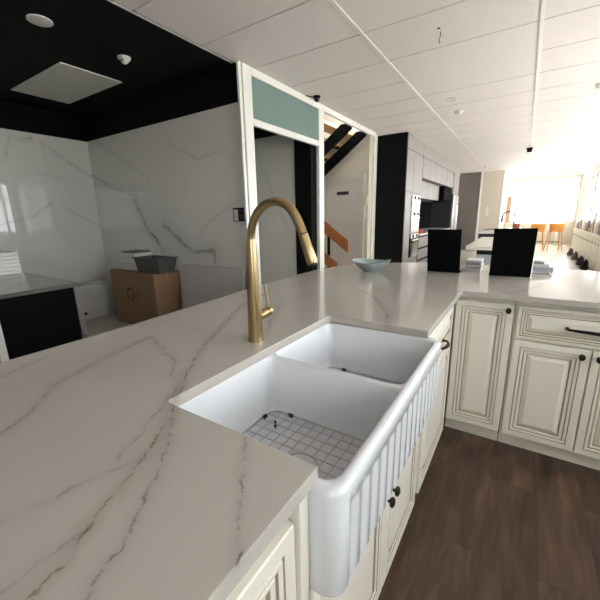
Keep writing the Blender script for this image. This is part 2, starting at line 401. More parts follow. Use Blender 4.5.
# far wall with window opening
wx0, wx1, wz0, wz1 = -.9, 1.70, .91, 2.66
struct(MB().box(-1.0, wx0, YF, YF+.12, 0, ZC).box(wx1, XR+.12, YF, YF+.12, 0, ZC).box(wx0, wx1, YF, YF+.12, 0, wz0).box(wx0, wx1, YF, YF+.12, wz1, ZC), 'wall_far', beige_wall)
struct(B(-2.6, -1.47, YK, YK+.3, 0, ZC), 'wall_far_dark_panel', dark_concrete)
struct(MB().box(-1.41, -.76, YK, YK+.12, 0, ZC).box(-.88, -.76, YK+.12, YF, 0, ZC), 'wall_far_left', beige_wall)
struct(B(-1.469, -1.411, YK-.02, YK+.12, 0, ZC), 'trim_6', rail_white)
def window(n, axis, lo, hi, z0, z1, at, bars, rails, depth=.06, mat=white_paint, t=.045):
    """frame with mullions at bars and transoms at rails; axis is the wall's running direction"""
    def bx(mb, a, b, za, zb, d0=at, d1=at+depth):
        return mb.box(a, b, d0, d1, za, zb) if axis == 'x' else mb.box(d0, d1, a, b, za, zb)
    mb = MB(); bx(mb, lo, hi, z0, z0+t); bx(mb, lo, hi, z1-t, z1); bx(mb, lo, lo+t, z0+t, z1-t); bx(mb, hi-t, hi, z0+t, z1-t)
    for q in bars: bx(mb, q-t/2, q+t/2, z0+t, z1-t, at+.002, at+depth-.002)
    for q in rails: bx(mb, lo+t, hi-t, q-t/2, q+t/2, at+.004, at+depth-.004)
    f = struct(mb, 'window_%d' % n, mat)
    g = MB(); bx(g, lo+.01, hi-.01, z0+.01, z1-.01, at+depth*.45, at+depth*.5)
    build(g, 'window_pane', pane_glass, f)
    return f
window(1, 'x', wx0, wx1, wz0, wz1, YF+.03, [-.4, .68], [2.21])
# right wall with a row of windows
WR = [(-2.7, -1.0), (.5, 1.95), (3.0, 5.7), (6.1, 8.6), (9.2, 11.6), (11.9, 14.6), (14.9, 17.8)]
RZ0, RZ1 = 1.05, 2.45
mb = MB().box(XR, XR+.12, YB, YF, 0, RZ0).box(XR, XR+.12, YB, YF, RZ1, ZC)
ys = [YB]+[q for w in WR for q in w]+[YF]
for a, c in zip(ys[0::2], ys[1::2]): mb.box(XR, XR+.12, a, c, RZ0, RZ1)
struct(mb, 'wall_right', white_wall)
for i, (a, c) in enumerate(WR):
    window(i+2, 'y', a, c, RZ0, RZ1, XR+.03, [a+(c-a)*k/3 for k in (1, 2)], [2.0], mat=frame_tan if a > 14 else white_paint)
# sill and ground outside
struct(B(XR+.12, 30, -20, 40, -.4, -.3), 'ground_outside', plain('pale_concrete_yard', srgb(178, 174, 172), .9))

# ------------------------------------------------------------------ worktop
pts = [(-.253, -1.0), (-.253, .436)]
def arc(cx, cy, r, a0, a1, n=5): return [(cx+r*math.cos(math.radians(a0+(a1-a0)*i/n)), cy+r*math.sin(math.radians(a0+(a1-a0)*i/n))) for i in range(n+1)]
pts += arc(-.655, .449, .013, 270, 180)
pts += arc(-.655, 1.249, .013, 180, 90)
pts += [(-.253, 1.256), (-.253, 2.045), (-.245, 2.05), (1.745, 2.05), (1.745, 3.15), (-.3, 3.18)]
key = [(-.3, 3.18), (-.66, 3.16), (-.93, 3.04), (-1.14, 2.88), (-1.29, 2.66), (-1.365, 2.4), (-1.385, 2.1), (-1.375, 1.6), (-1.345, 1.15), (-1.325, .75), (-1.32, .3), (-1.32, -1.0)]
def catmull(P, n=5):
    out = []
    for i in range(len(P)-1):
        p0 = Vector(P[max(i-1, 0)]); p1 = Vector(P[i]); p2 = Vector(P[i+1]); p3 = Vector(P[min(i+2, len(P)-1)])
        for k in range(n):
            t = k/n; out.append(tuple(.5*((2*p1)+(p2-p0)*t+(2*p0-5*p1+4*p2-p3)*t*t+(3*p1-p0-3*p2+p3)*t**3)))
    out.append(tuple(P[-1])); return out
pts += catmull(key)[1:]
mb = MB().prism(pts, 'z', .89, .92)
tag(build(mb, 'worktop', quartz, bevel=.0025), 'white quartz worktop with gold and grey veins, around the sink and corner', 'worktop')

# ------------------------------------------------------------------ cabinets (front looks along local -Y, width along local X)
def panel_front(W, H, ins, th=.02):
    """raised panel slab, rings from the rim inwards; glaze index 1"""
    a, b_, c = ins
    prof = [(0, 0, 0), (0, -th+.003, 0), (.003, -th, 0), (a, -th, 0), (a+.0015, -th+.004, 1), (a+.004, -th+.004, 1), (a+.007, -th-.001, 0), (b_, -th+.001, 0),
            (b_+.0015, -th+.006, 1), (b_+.004, -th+.006, 1), (b_+.008, -th+.002, 0), (c, -th+.004, 0), (c+.001, -th+.011, 1), (c+.005, -th+.011, 1), (c+.024, -th+.003, 0), (c+.026, -th+.002, 0)]
    mb = MB(); rings = []
    for i, y, m in prof: rings.append(([(i, y, i), (W-i, y, i), (W-i, y, H-i), (i, y, H-i)], m))
    for (r0, m0), (r1, m1) in zip(rings[:-1], rings[1:]):
        mb.cur = 1 if (m1 and m0) or m1 else 0
        mb.add(r0+r1, [(k, (k+1) % 4, 4+(k+1) % 4, 4+k) for k in range(4)])
    mb.cur = 0
    mb.add(rings[-1][0], [(0, 1, 2, 3)]); mb.add(rings[0][0], [(0, 3, 2, 1)])
    bm = None
    return mb
def moved(mb, dx, dy, dz):
    mb.v = [v+Vector((dx, dy, dz)) for v in mb.v]; return mb
def knob_mb(u, v, y=-.02):
    m = MB(); m.lathe([(.0055, 0), (.0045, -.012), (.006, -.018), (.014, -.021), (.0165, -.026), (.014, -.031), (.006, -.034), (.001, -.0345)], (0, 0, 0), 18, 'y')
    m.v = [Vector((p.x*.85, p.y, p.z*1.05)) for p in m.v]
    m.lathe([(.009, .0), (.009, -.002), (.006, -.004)], (0, 0, 0), 16, 'y')
    return moved(m, u, y, v)
def pull_mb(u, v, L=.13, y=-.02):
    m = MB(); n = 14; P = [(u-L/2, y, v), (u-L/2, y-.018, v)]
    P += [(u-L/2+L*i/n, y-.022-.012*math.sin(PI*i/n), v) for i in range(n+1)] + [(u+L/2, y-.018, v), (u+L/2, y, v)]
    R = [.005, .0055]+[.0055+.0035*math.sin(PI*i/n) for i in range(n+1)]+[.0055, .005]
    m.tube(P, R, 10)
    for s in (-1, 1): m.lathe([(.009, 0), (.009, -.003), (.005, -.006)], (u+s*L/2, y, v), 14, 'y')
    return m
def cabinet(name, label, loc, rotz, W, D, H, fronts, group=None, toe=.09, stile=True):
    t = thing(name, label, 'cabinet', loc, rotz, group); ROOT[t.name] = (0, 0, 0)
    mb = MB().box(0, W, .001, D, toe, H)
    build(mb, 'body', cream, t, world=False, bevel=.001)
    build(MB().box(0, W, .028, .048, 0, toe), 'toe_kick', cream, t, world=False)
    for f in fronts:
        kind, u0, u1, v0, v1, hw = f
        ins = (.033, .05, .068) if kind == 'door' else (.018, .03, .042)
        o = build(moved(panel_front(u1-u0, v1-v0, ins), u0, 0, v0), kind, [cream, glaze], t, world=False, recalc=False)
        if hw:
            if len(hw) == 3: h = build(pull_mb(hw[0], hw[1], hw[2]), 'handle', bronze, o, world=False, smooth=40)
            else: h = build(knob_mb(*hw), 'knob', bronze, o, world=False, smooth=40)
            h['label'] = 'dark bronze '+('bow pull' if len(hw) == 3 else 'knob')
    return t
FX = -.29   # carcass face of the left run; doors stand 20 mm proud
FY = 2.11   # carcass face of the far run
R90 = PI/2
GA = 'cream raised-panel base cabinets under the worktop'
tag(build(MB().box(FX-.05, -.262, .3875, .4155, .095, .886), 'filler_stile', cream, bevel=.002), 'narrow cream filler stile between the near cabinet door and the apron sink', 'filler')
# sink base: carcass kept below the bowl
cabinet('base_cabinet', 'cream base cabinet with two doors under the fluted apron sink', (FX, .425, 0), R90, .895, .55, .645,
        [('door', .012, .466, .095, .64, (.445, .485)), ('door', .471, .885, .095, .64, (.495, .485))], GA)
cabinet('base_cabinet', 'cream base cabinet between the sink and the inside corner, drawer over door', (FX, 1.325, 0), R90, .755, .55, .885,
        [('drawer', .05, .62, .68, .857, (.29, .745, .11)), ('door', .05, .62, .095, .665, None)], GA)
cabinet('base_cabinet', 'cream base cabinet at near edge of the picture, left of the sink apron', (FX, -1.0, 0), R90, 1.386, .55, .885,
        [('door', .94, 1.385, .095, .835, (.965, .77)), ('door', .45, .92, .095, .835, None)], GA)
cabinet('base_cabinet', 'cream base cabinet in the corner, one tall door with knob top right', (FX-.0, FY, 0), 0, .297, .58, .885,
        [('door', .008, .296-.0, .09, .86, (.271, .829))], GA)
cabinet('base_cabinet', 'cream base cabinet with wide drawer and bow pull over two doors', (.01, FY, 0), 0, .70, .58, .885,
        [('drawer', .014, .69, .677, .86, (.35, .766, .24)), ('door', .011, .339, .09, .667, (.305, .634)), ('door', .345, .69, .09, .667, (.372, .634))], GA)
cabinet('base_cabinet', 'cream base cabinet at the right end of the far run, beyond the wide drawer', (.713, FY, 0), 0, 1.03, .58, .885,
        [('drawer', .014, 1.01, .677, .86, (.5, .766, .24)), ('door', .011, .51, .09, .667, (.47, .634)), ('door', .516, 1.01, .09, .667, (.55, .634))], GA)
# pedestal panels that carry the overhang
tag(build(MB().box(-.87, -.845, -1.0, 3.0, 0, .889).box(-.844, 1.2, 2.96, 2.985, 0, .889), 'back_panel', cream, bevel=.002), 'cream panel closing the back of the base cabinets under the worktop', 'panel')

# ------------------------------------------------------------------ apron sink
SX0, SX1, SY0, SY1 = -.715, -.204, .418, 1.285
ST, SB = .888, .65
def mesh_from(mb, mats=fireclay): return mb.mesh('tmp', mats)
def obj_tmp(mb):
    o = bpy.data.objects.new('tmp', mesh_from(mb)); C.objects.link(o); return o
rings = []
for z, d, r in ((SB, .010, .03), (SB+.004, .003, .037), (SB+.012, 0, .04), (ST-.012, 0, .04), (ST-.006, .002, .038), (ST-.002, .006, .034), (ST, .011, .029)):
    rings.append(rrect(SX0+d, SX1-d, SY0+d, SY1-d, r, z))
outer = obj_tmp(MB().loft(rings))
cut = MB()
for y0, y1 in ((.450, .840), (.858, 1.250)):
    x0, x1 = -.672, -.231
    rg = []
    for z, d, r in ((ST+.01, -.009, .037), (ST, -.007, .035), (ST-.003, -.0025, .031), (ST-.009, 0, .03), (SB+.07, .005, .036), (SB+.045, .010, .042), (SB+.033, .022, .045), (SB+.028, .045, .04)):
        rg.append(rrect(x0+d, x1-d, y0+d, y1-d, r, z, 8))
    cut.loft(rg[::-1])
cutter = obj_tmp(cut)
fl = MB()
nf = 15
for k in range(nf):
    y = .478+(1.215-.478)*k/(nf-1); r = .030; x = SX1+.0245
    z0, z1 = SB-.05, ST-.028
    rg = []
    for a in range(0, 6): q = math.radians(90*a/5); rg.append((r*math.sin(q) if a else .0005, z0+r-r*math.cos(q)))
    for a in range(0, 6): q = math.radians(90*a/5); rg.append((r*math.cos(q) if a < 5 else .0005, z1-r+r*math.sin(q)))
    fl.lathe(rg, (x, y, 0), 16)
flut = obj_tmp(fl)
for c in (cutter, flut):
    md = outer.modifiers.new('b', 'BOOLEAN'); md.operation = 'DIFFERENCE'; md.solver = 'EXACT'; md.object = c
bpy.context.view_layer.update()
dg = bpy.context.evaluated_depsgraph_get()
me = bpy.data.meshes.new_from_object(outer.evaluated_get(dg))
for o in (outer, cutter, flut): bpy.data.objects.remove(o)
me.shade_smooth(); me.set_sharp_from_angle(angle=math.radians(38))
me.name = 'apron_sink'
me.materials.clear(); me.materials.append(fireclay)
sc_ = Vector((-.45, .84, SB))
for v in me.vertices: v.co -= sc_
sink = bpy.data.objects.new('apron_sink', me); C.objects.link(sink); sink.location = sc_; ROOT[sink.name] = tuple(sc_)
tag(sink, 'white double-bowl apron sink with fluted front set into the worktop', 'sink')
for cy, nm in ((.637, 'drain'), (1.04, 'drain')):
    d = MB().lathe([(.045, SB+.0285), (.045, SB+.031), (.038, SB+.031), (.034, SB+.029), (.004, SB+.029)], (-.43, cy, 0), 28)
    build(d, nm, steel, sink, smooth=40)['label'] = 'stainless drain ring'
def rack(name, label, x0, x1, y0, y1, z, ring, group):
    cx, cy = (x0+x1)/2, (y0+y1)/2
    t = thing(name, label, 'sink grid', (cx, cy, SB+.029), 0, group)
    mb = MB(); r = .0017
    mb.tube([p for p in rrect(x0, x1, y0, y1, .03, z, 5)], .0022, 8, closed=True)
    nx = 12; ny = 10
    for i in range(1, nx): 
        x = x0+(x1-x0)*i/nx
        segs = [(y0, y1)]
        if ring and abs(x-ring[0]) < .05:
            h = math.sqrt(.05**2-(x-ring[0])**2); segs = [(y0, ring[1]-h), (ring[1]+h, y1)]
        for a, c in segs: mb.tube([(x, a, z), (x, c, z)], r, 6)
    for i in range(1, ny):
        y = y0+(y1-y0)*i/ny
        segs = [(x0, x1)]
        if ring and abs(y-ring[1]) < .05:
            h = math.sqrt(.05**2-(y-ring[1])**2); segs = [(x0, ring[0]-h), (ring[0]+h, x1)]
        for a, c in segs: mb.tube([(a, y, z+.003), (c, y, z+.003)], r, 6)
    if ring: mb.tube([(ring[0]+.05*math.cos(a*PI/12), ring[1]+.05*math.sin(a*PI/12), z+.0015) for a in range(24)], .0022, 8, closed=True)
    build(mb, 'wire_grid', steel, t, smooth=50)
    for px, py in ((x0, y1-.05), (x0+.07, y1)):
        hx, hy = (.004, .009) if px == x0 else (.009, .004)
        build(MB().box(px-hx, px+hx, py-hy, py+hy, z-.006, z+.005), 'rubber_bumper', rubber, t, bevel=.0015)
    for px, py in ((x0+.05, y0+.05), (x0+.05, y1-.06), (x1-.05, y0+.05), (x1-.05, y1-.06)):
        build(MB().lathe([(.004, SB+.0288), (.005, SB+.035), (.003, z+.006)], (px, py, 0), 12), 'foot', rubber, t, smooth=50)
    return t
rack('sink_grid', 'steel wire sink grid with drain ring in the near, larger-looking bowl', -.652, -.25, .475, .824, SB+.049, (-.43, .637), 'wire grids in the sink bowls')
rack('sink_grid', 'steel wire sink grid in the far bowl, mostly hidden behind the divider', -.652, -.25, .882, 1.227, SB+.049, (-.43, 1.04), 'wire grids in the sink bowls')

# ------------------------------------------------------------------ faucet
FXc, FYc = -.752, .866
t = thing('kitchen_faucet', 'tall brushed brass gooseneck faucet standing behind the sink', 'faucet', (FXc, FYc, .92))
body = MB().lathe([(.029, .9202), (.029, .926), (.0275, .927), (.0268, .95), (.0240, 1.04), (.0205, 1.15), (.0165, 1.25), (.015, 1.262), (.0145, 1.27)], (FXc, FYc, 0), 36)
build(body, 'body', brass, t, smooth=35)
sp = [(-.752, 1.258), (-.7505, 1.285), (-.742, 1.315), (-.727, 1.343), (-.705, 1.366), (-.678, 1.381), (-.648, 1.387), (-.62, 1.382), (-.594, 1.367), (-.574, 1.343), (-.559, 1.315), (-.548, 1.291)]
build(MB().tube([(x, FYc, z) for x, z in catmull(sp, 4)], .0138, 24), 'spout', brass, t, smooth=50)
hd = [(-.5475, 1.290), (-.547, 1.2885), (-.533, 1.25), (-.517, 1.207), (-.5155, 1.203)]
hdo = build(MB().tube([(x, FYc, z) for x, z in hd], [.0125, .0145, .0155, .0172, .0155], 24), 'spray_head', brass, t, smooth=35)
build(MB().tube([(-.5155, FYc, 1.2032), (-.514, FYc, 1.199)], .0145, 20), 'aerator', rubber, hdo, smooth=35)
hh = MB().tube([(-.745, FYc+.012, 1.006), (-.744, FYc+.035, 1.009), (-.7435, FYc+.052, 1.011)], .0175, 22)
hv = build(hh, 'handle_barrel', brass, t, smooth=35)
build(MB().tube([(-.744, FYc+.0525, 1.011), (-.744, FYc+.0565, 1.011), (-.744, FYc+.057, 1.011), (-.744, FYc+.072, 1.012), (-.744, FYc+.074, 1.012)], [.0155, .0155, .018, .018, .0155], 22), 'handle_cap', brass, hv, smooth=35)
build(MB().tube([(-.742, FYc+.065, 1.02), (-.747, FYc+.064, 1.065), (-.752, FYc+.062, 1.108)], [.0042, .0038, .0034], 12), 'lever', brass, hv, smooth=50)

# ------------------------------------------------------------------ bowl
bx_, by_ = -.952, 2.47
mb = MB(); n = 48; rings = []
def bowl_ring(r, z, flare):
    out = []
    for i in range(n):
        a = 2*PI*i/n; w = math.cos(a)
        out.append((bx_+r*1.08*w, by_+r*.92*math.sin(a), z+flare*(w*w)*(1.25 if w > 0 else 1.0)))
    return out
for r, z, f in ((.002, .9215, 0), (.045, .9205, 0), (.048, .922, 0), (.05, .928, 0), (.075, .940, .002), (.1, .957, .006), (.122, .977, .010), (.137, .994, .014), (.139, .997, .014), (.136, .998, .014), (.119, .98, .010), (.095, .96, .005), (.06, .944, 0), (.002, .937, 0)):
    rings.append(bowl_ring(r, z, f))
mb.loft(rings)
tag(build(mb, 'bowl', celadon, smooth=50), 'pale blue-green ceramic bowl with pointed rim on far end of worktop', 'bowl')

# ------------------------------------------------------------------ black display stands
def stand(label, x, y, rot, lean, w=.226, h=.315):
    t = thing('display_stand', label, 'display stand', (x, y, .92), rot, 'black display stands on the worktop'); ROOT[t.name] = (0, 0, 0)
    c, s = math.cos(lean), math.sin(lean)
    def sk(mb): mb.v = [Vector((p.x, p.y*c+p.z*s, p.z*c-p.y*s+.001)) for p in mb.v]; return mb
    build(sk(MB().box(-w/2, w/2, 0, .006, .0, h)), 'back_board', black_board, t, world=False, bevel=.001)
    build(MB().box(-w/2, w/2, .007, .10, .0005, .005), 'foot_plate', black_board, t, world=False)
stand('black display stand seen from behind, left of the two, beside the bowl', -.468, 2.665, math.radians(0), math.radians(-12), .224, .318)
stand('black display stand, right and wider-looking of the two, at the inside corner', -.047, 2.66, math.radians(5), math.radians(-9), .238, .322)
# brochures between the stands
for k in range(5):
    mb = MB().box(-.335+.002*(k % 2), -.235+.003*((k*7) % 3), 2.80+.004*(k % 3), 2.97, .9205+.016*k, .9360+.016*k)
    o = build(mb, 'catalogue', pale_blue_card if k % 2 else paper, bevel=.001)
    tag(o, ['bottom', 'second from the bottom', 'middle', 'second from the top', 'topmost'][k]+' catalogue of the stack between the two black stands', 'book', 'catalogues stacked between the black stands')
for k, (z0, z1, m, l) in enumerate([(.9205, .93, paper, 'white booklet lying beside the right black stand'), (.9305, .936, grey_card, 'thin grey folder on the white booklet beside the right black stand')]):
    tag(build(B(.085-.0*k, .19-.01*k, 2.77, 2.93-.02*k, z0, z1), 'booklet' if k == 0 else 'folder', m, bevel=.001), l, 'booklet')
for k, (z0, z1, m, l) in enumerate([(.9205, .952, pale_blue_card, 'pale grey sample box at the worktop edge, right of the black stands'), (.9525, .974, paper, 'white sample box in the middle of the small pile at worktop edge'), (.9745, .985, grey_card, 'dark grey sample on top of the small pile at worktop edge')]):
    tag(build(B(.09, .21-.03*k, 2.98, 3.1, z0, z1), 'sample_box', m, bevel=.001), l, 'box', 'sample boxes piled at the worktop edge')

# ------------------------------------------------------------------ glass partition
t = thing('glass_partition', 'white framed partition with teal transom glass beside the marble alcove', 'partition', (XP, 3.5, 0))
for y0, y1 in ((2.752, 2.88), (4.2, 4.33)):
    build(MB().box(XP-.05, XP+.0, y0, y1, 0, ZC-.0), 'post', white_paint, t, bevel=.004)
build(MB().box(XP-.03, XP-.005, 2.70, 2.738, 0, ZC), 'edge_strip', white_paint, t, bevel=.002)
build(MB().box(XP-.04, XP-.0, 2.88, 4.2, 2.68, ZC), 'top_rail', white_paint, t, bevel=.003)
build(MB().box(XP-.04, XP-.0, 4.33, 6.18, 2.68, ZC), 'top_rail', white_paint, t, bevel=.003)
build(MB().box(XP-.04, XP-.0, 2.88, 4.2, 2.235, 2.30), 'transom_rail', white_paint, t, bevel=.003)
build(MB().box(XP-.025, XP-.017, 2.88, 4.2, 2.30, 2.68), 'transom_pane', teal, t)['label'] = 'teal frosted glass'
build(MB().box(XP-.035, XP-.0, 6.18, 6.23, 0, ZC), 'post', white_paint, t, bevel=.004)
# power outlet
t = thing('wall_outlet', 'black framed double power outlet with one white insert on marble wall', 'outlet', (-2.54, 2.78, 1.37))
build(B(-2.635, -2.445, 2.768, 2.779, 1.305, 1.445), 'frame', black_board, t, bevel=.002)
build(B(-2.622, -2.56, 2.764, 2.7675, 1.312, 1.428), 'white_insert', white_card, t)
build(MB().box(-2.545, -2.46, 2.762, 2.7675, 1.40, 1.432).box(-2.545, -2.46, 2.762, 2.7675, 1.32, 1.385), 'socket', black_gloss, t, bevel=.001)

# ------------------------------------------------------------------ alcove contents
t = thing('display_cabinet', 'black display cabinet with dark stone top beyond the worktop, at left edge', 'cabinet', (-3.4, .3, 0))
build(B(-4.2, -2.76, -.9, 1.17, .03, .872), 'body', black_paint, t, bevel=.002)
build(B(-4.22, -2.72, -.92, 1.21, .873, .9), 'top', tabletop_stone, t, bevel=.003)
build(MB().box(-2.759, -2.735, .705, 1.15, .03, .87), 'side_panel', black_board, t, bevel=.002)
build(MB().box(-2.759, -2.74, 1.155, 1.195, .03, .5).box(-2.759, -2.74, 1.155, 1.195, .505, .87), 'corner_trim', dark_concrete, t, bevel=.002)
build(MB().box(-2.759, -2.735, .66, .70, .03, .87), 'white_stile', white_card, t, bevel=.002)
build(B(-4.1, -2.8, -.8, 1.1, 0, .03), 'plinth', black_board, t)
for k in range(6):
    z = .901+.032*k
    mb = B(-4.02+.005*(k % 2), -3.73-.006*(k % 3), .82, 1.18+.006*(k % 2), z, z+.030)
    tag(build(mb, 'catalogue', paper, bevel=.003), ['lowest', 'second lowest', 'third lowest', 'third from the top', 'second from the top', 'topmost'][k]+' white catalogue of the stack on black display cabinet', 'book', 'white catalogues on the black cabinet')
# white carton
t = thing('white_carton', 'white carton with small black dot on floor by the marble corner', 'box', (-5.12, 2.35, 0))
build(B(-5.33, -4.95, 2.0, 2.66, 0, .40), 'body', white_card, t, bevel=.004)
build(B(-5.345, -4.935, 1.985, 2.675, .401, .47), 'lid', white_card, t, bevel=.004)
build(MB().lathe([(.022, -4.948), (.022, -4.944)], (0, 2.18, .1), 16, 'x'), 'dot', rubber, t)
tag(build(B(-5.3, -5.05, 2.35, 2.6, .471, .50), 'folded_paper', paper, bevel=.003), 'flat white packet lying on the white carton lid', 'paper')
# cardboard box
bx0, bx1, byA, byB, bz = -4.58, -3.63, 2.40, 2.765, .71
t = thing('cardboard_box', 'large brown cardboard box with round logo in the alcove', 'box', (-4.1, 2.58, 0))
build(B(bx0, bx1, byA, byB, 0, bz), 'carton', cardboard, t, bevel=.006)
build(MB().box(bx0+.01, bx1-.01, (byA+byB)/2-.025, (byA+byB)/2+.025, bz+.0005, bz+.0015).box(bx1+.0003, bx1+.001, (byA+byB)/2-.025, (byA+byB)/2+.025, bz-.1, bz), 'packing_tape', plain('brown_tape', srgb(160, 124, 86), .3), t)
lg = MB(); y = byA-.001
ring0 = [(math.cos(a)*r_, math.sin(a)*r_) for r_ in (1,) for a in (0,)]
cxl, czl = -4.16, .42
N_ = 22
for i in range(N_):
    a0 = math.radians(-60+ (330*i/N_)); a1 = math.radians(-60+330*(i+1)/N_)
    w0 = .012+.008*math.sin(PI*i/N_); w1 = .012+.008*math.sin(PI*(i+1)/N_)
    lg.add([(cxl+.075*math.cos(a0), y, czl+.085*math.sin(a0)), (cxl+(.075-w0)*math.cos(a0), y, czl+(.085-w0)*math.sin(a0)), (cxl+(.075-w1)*math.cos(a1), y, czl+(.085-w1)*math.sin(a1)), (cxl+.075*math.cos(a1), y, czl+.085*math.sin(a1))], [(0, 1, 2, 3)])
lg.add([(cxl+.02, y, czl-.05), (cxl+.035, y, czl-.05), (cxl+.075, y, czl-.1), (cxl+.055, y, czl-.1)], [(0, 1, 2, 3)])
build(lg, 'logo_ring', printing, t)
tx = MB(); x = cxl+.105
for wch in (.022, .016, .02, .018, .014, .02): tx.box(x, x+wch*.75, y-.0003, y, czl+.0, czl+.028); x += wch+.006
x = cxl+.105
for wch in (.012, .016, .01, .014, .018, .012, .014): tx.box(x, x+wch*.75, y-.0003, y, czl-.035, czl-.02); x += wch+.005
build(tx, 'print_marks', plain('faded_brown_ink', srgb(96, 70, 50), .8), t)
# tub on the box
t = thing('storage_tub', 'dark grey plastic tub standing on the cardboard box', 'tub', (-3.75, 2.53, bz+.002))
z0, z1 = bz+.002, bz+.185
rg = [rrect(-4.0, -3.56, 2.44, 2.65, .02, z0), rrect(-4.03, -3.52, 2.42, 2.68, .02, z1-.012), rrect(-4.045, -3.505, 2.41, 2.69, .02, z1-.012), rrect(-4.045, -3.505, 2.41, 2.69, .02, z1), rrect(-4.02, -3.53, 2.43, 2.67, .02, z1), rrect(-3.98, -3.59, 2.45, 2.63, .02, z0+.006)]
build(MB().loft(rg), 'shell', tub_grey, t, smooth=30)
for k, (x0, x1, z0, z1, m, nm) in enumerate([(-4.52, -4.08, .713, .80, white_card, 'lower white book'), (-4.50, -4.10, .802, .86, paper, 'middle white book'), (-4.46, -4.09, .862, .93, white_card, 'upper white book')]):
    tag(build(B(x0, x1, 2.48, 2.74, z0, z1), 'book', m, bevel=.004), nm+' piled on the cardboard box behind grey tub', 'book', 'white books on the cardboard box')
tag(build(B(-4.4, -4.11, 2.5, 2.72, .932, .95), 'magazine', grey_card, bevel=.002), 'grey magazine on top of books on the cardboard box', 'magazine')
# leaning white board
t = thing('white_board', 'large white packed board leaning on the marble wall beside cardboard box', 'board', (-2.98, 2.7, 0))
mb = MB().prism([(2.61, 0.0), (2.655, 0.0), (2.775, .80), (2.73, .80)], 'x', -3.50, -2.50)
build(mb, 'panel', plain('grey_white_wrap', srgb(196, 190, 188), .6), t, bevel=.003)
for xa, xb, za in ((-3.06, -2.95, .36), (-2.92, -2.80, .36), (-2.98, -2.93, .3), (-2.99, -2.95, .24)):
    ya = 2.61+.12*(za/.8)-.0015; mk = MB()
    mk.add([(xa, ya, za), (xb, ya, za), (xb, ya+.12*.018/.8, za+.018), (xa, ya+.12*.018/.8, za+.018)], [(0, 1, 2, 3)])
    build(mk, 'print_mark', printing, t)

# ceiling items in the alcove
t = thing('ceiling_panel', 'flat pale rectangular panel set in the black alcove ceiling', 'panel', (-4.27, 2.08, ZC-.012))
build(B(-4.85, -3.70, 1.785, 2.365, ZC-.012, ZC-.0005), 'panel', plain('pale_diffuser', srgb(205, 205, 195), .6), t, bevel=.002)
t = thing('ceiling_speaker', 'round white ceiling fitting in the black alcove ceiling', 'ceiling light', (-3.1, 1.4, ZC-.01))
build(MB().lathe([(.08, ZC-.0005), (.08, ZC-.008), (.07, ZC-.012), (.002, ZC-.012)], (-3.09, 1.40, 0), 32), 'cover', white_card, t, smooth=30)
t = thing('smoke_detector', 'white domed smoke detector on the black alcove ceiling', 'detector', (-3.16, 2.07, ZC-.05))
build(MB().lathe([(.055, ZC-.0005), (.055, ZC-.012), (.045, ZC-.02), (.03, ZC-.04), (.015, ZC-.052), (.002, ZC-.054)], (-3.16, 2.07, 0), 24), 'dome', white_card, t, smooth=30)
build(MB().box(-3.14, -3.128, 2.032, 2.04, ZC-.04, ZC-.03).box(-3.17, -3.158, 2.030, 2.038, ZC-.042, ZC-.032), 'vents', rubber, t)
# main ceiling items
t = thing('security_camera', 'small black dome security camera on white ceiling above the partition', 'camera', (-2.3, 3.95, ZC-.06))
build(MB().lathe([(.045, ZC-.0005), (.045, ZC-.012), (.04, ZC-.018)], (-2.28, 3.97, 0), 20), 'mount', black_board, t, smooth=30)
build(MB().lathe([(.034, ZC-.019), (.036, ZC-.035), (.026, ZC-.055), (.002, ZC-.066)], (-2.28, 3.97, 0), 20), 'dome', black_gloss, t, smooth=40)
build(MB().tube([(-2.37, 3.86, ZC-.006), (-2.31, 3.94, ZC-.012)], .006, 8), 'cable', rubber, t)
t = thing('hanging_wire', 'loose black wire hanging from a hole in the white ceiling', 'wire', (-.735, 3.26, ZC-.1))
build(MB().tube([(-.735, 3.26, ZC), (-.73, 3.255, ZC-.03), (-.74, 3.25, ZC-.06), (-.728, 3.25, ZC-.09)], .003, 8), 'wire', rubber, t, smooth=50)
build(MB().lathe([(.012, ZC-.0003), (.012, ZC-.002)], (-.735, 3.20, 0), 12), 'ceiling_hole', charcoal, t)
t = thing('ceiling_downlight', 'flat round white downlight in ceiling nearest the detector', 'ceiling light', (-.95, 5.1, ZC-.01))
build(MB().lathe([(.07, ZC-.0005), (.07, ZC-.006), (.055, ZC-.01), (.05, ZC-.003), (.002, ZC-.003)], (-.95, 5.09, 0), 24), 'rim', white_card, t, smooth=30)
t = thing('smoke_detector', 'white round smoke detector on the white panel ceiling', 'detector', (-.96, 5.7, ZC-.04))
build(MB().lathe([(.06, ZC-.0005), (.06, ZC-.02), (.045, ZC-.03), (.04, ZC-.042), (.002, ZC-.046)], (-.96, 5.70, 0), 24), 'dome', white_card, t, smooth=30)
t = thing('ceiling_spotlight', 'small black spotlight on the middle ceiling rail far down the room', 'ceiling light', (-.1, 9.8, ZC-.1))
build(MB().lathe([(.07, ZC-.0065), (.07, ZC-.02), (.05, ZC-.022), (.05, ZC-.09), (.002, ZC-.09)], (-.09, 9.8, 0), 20), 'housing', black_board, t, smooth=30)
t = thing('ceiling_sensor', 'white oval sensor on ceiling at right edge of the picture', 'sensor', (.55, 5.6, ZC-.03))
build(MB().lathe([(.05, ZC-.0005), (.05, ZC-.015), (.03, ZC-.05), (.002, ZC-.055)], (.55, 5.55, 0), 20), 'dome', white_card, t, smooth=30)
t = thing('ceiling_sprinkler', 'small white fitting on ceiling near the fridge', 'sprinkler', (-1.2, 12.4, ZC-.05))
build(MB().lathe([(.07, ZC-.0005), (.07, ZC-.02), (.03, ZC-.03), (.03, ZC-.09), (.002, ZC-.09)], (-1.2, 12.4, 0), 20), 'body', white_card, t, smooth=30)

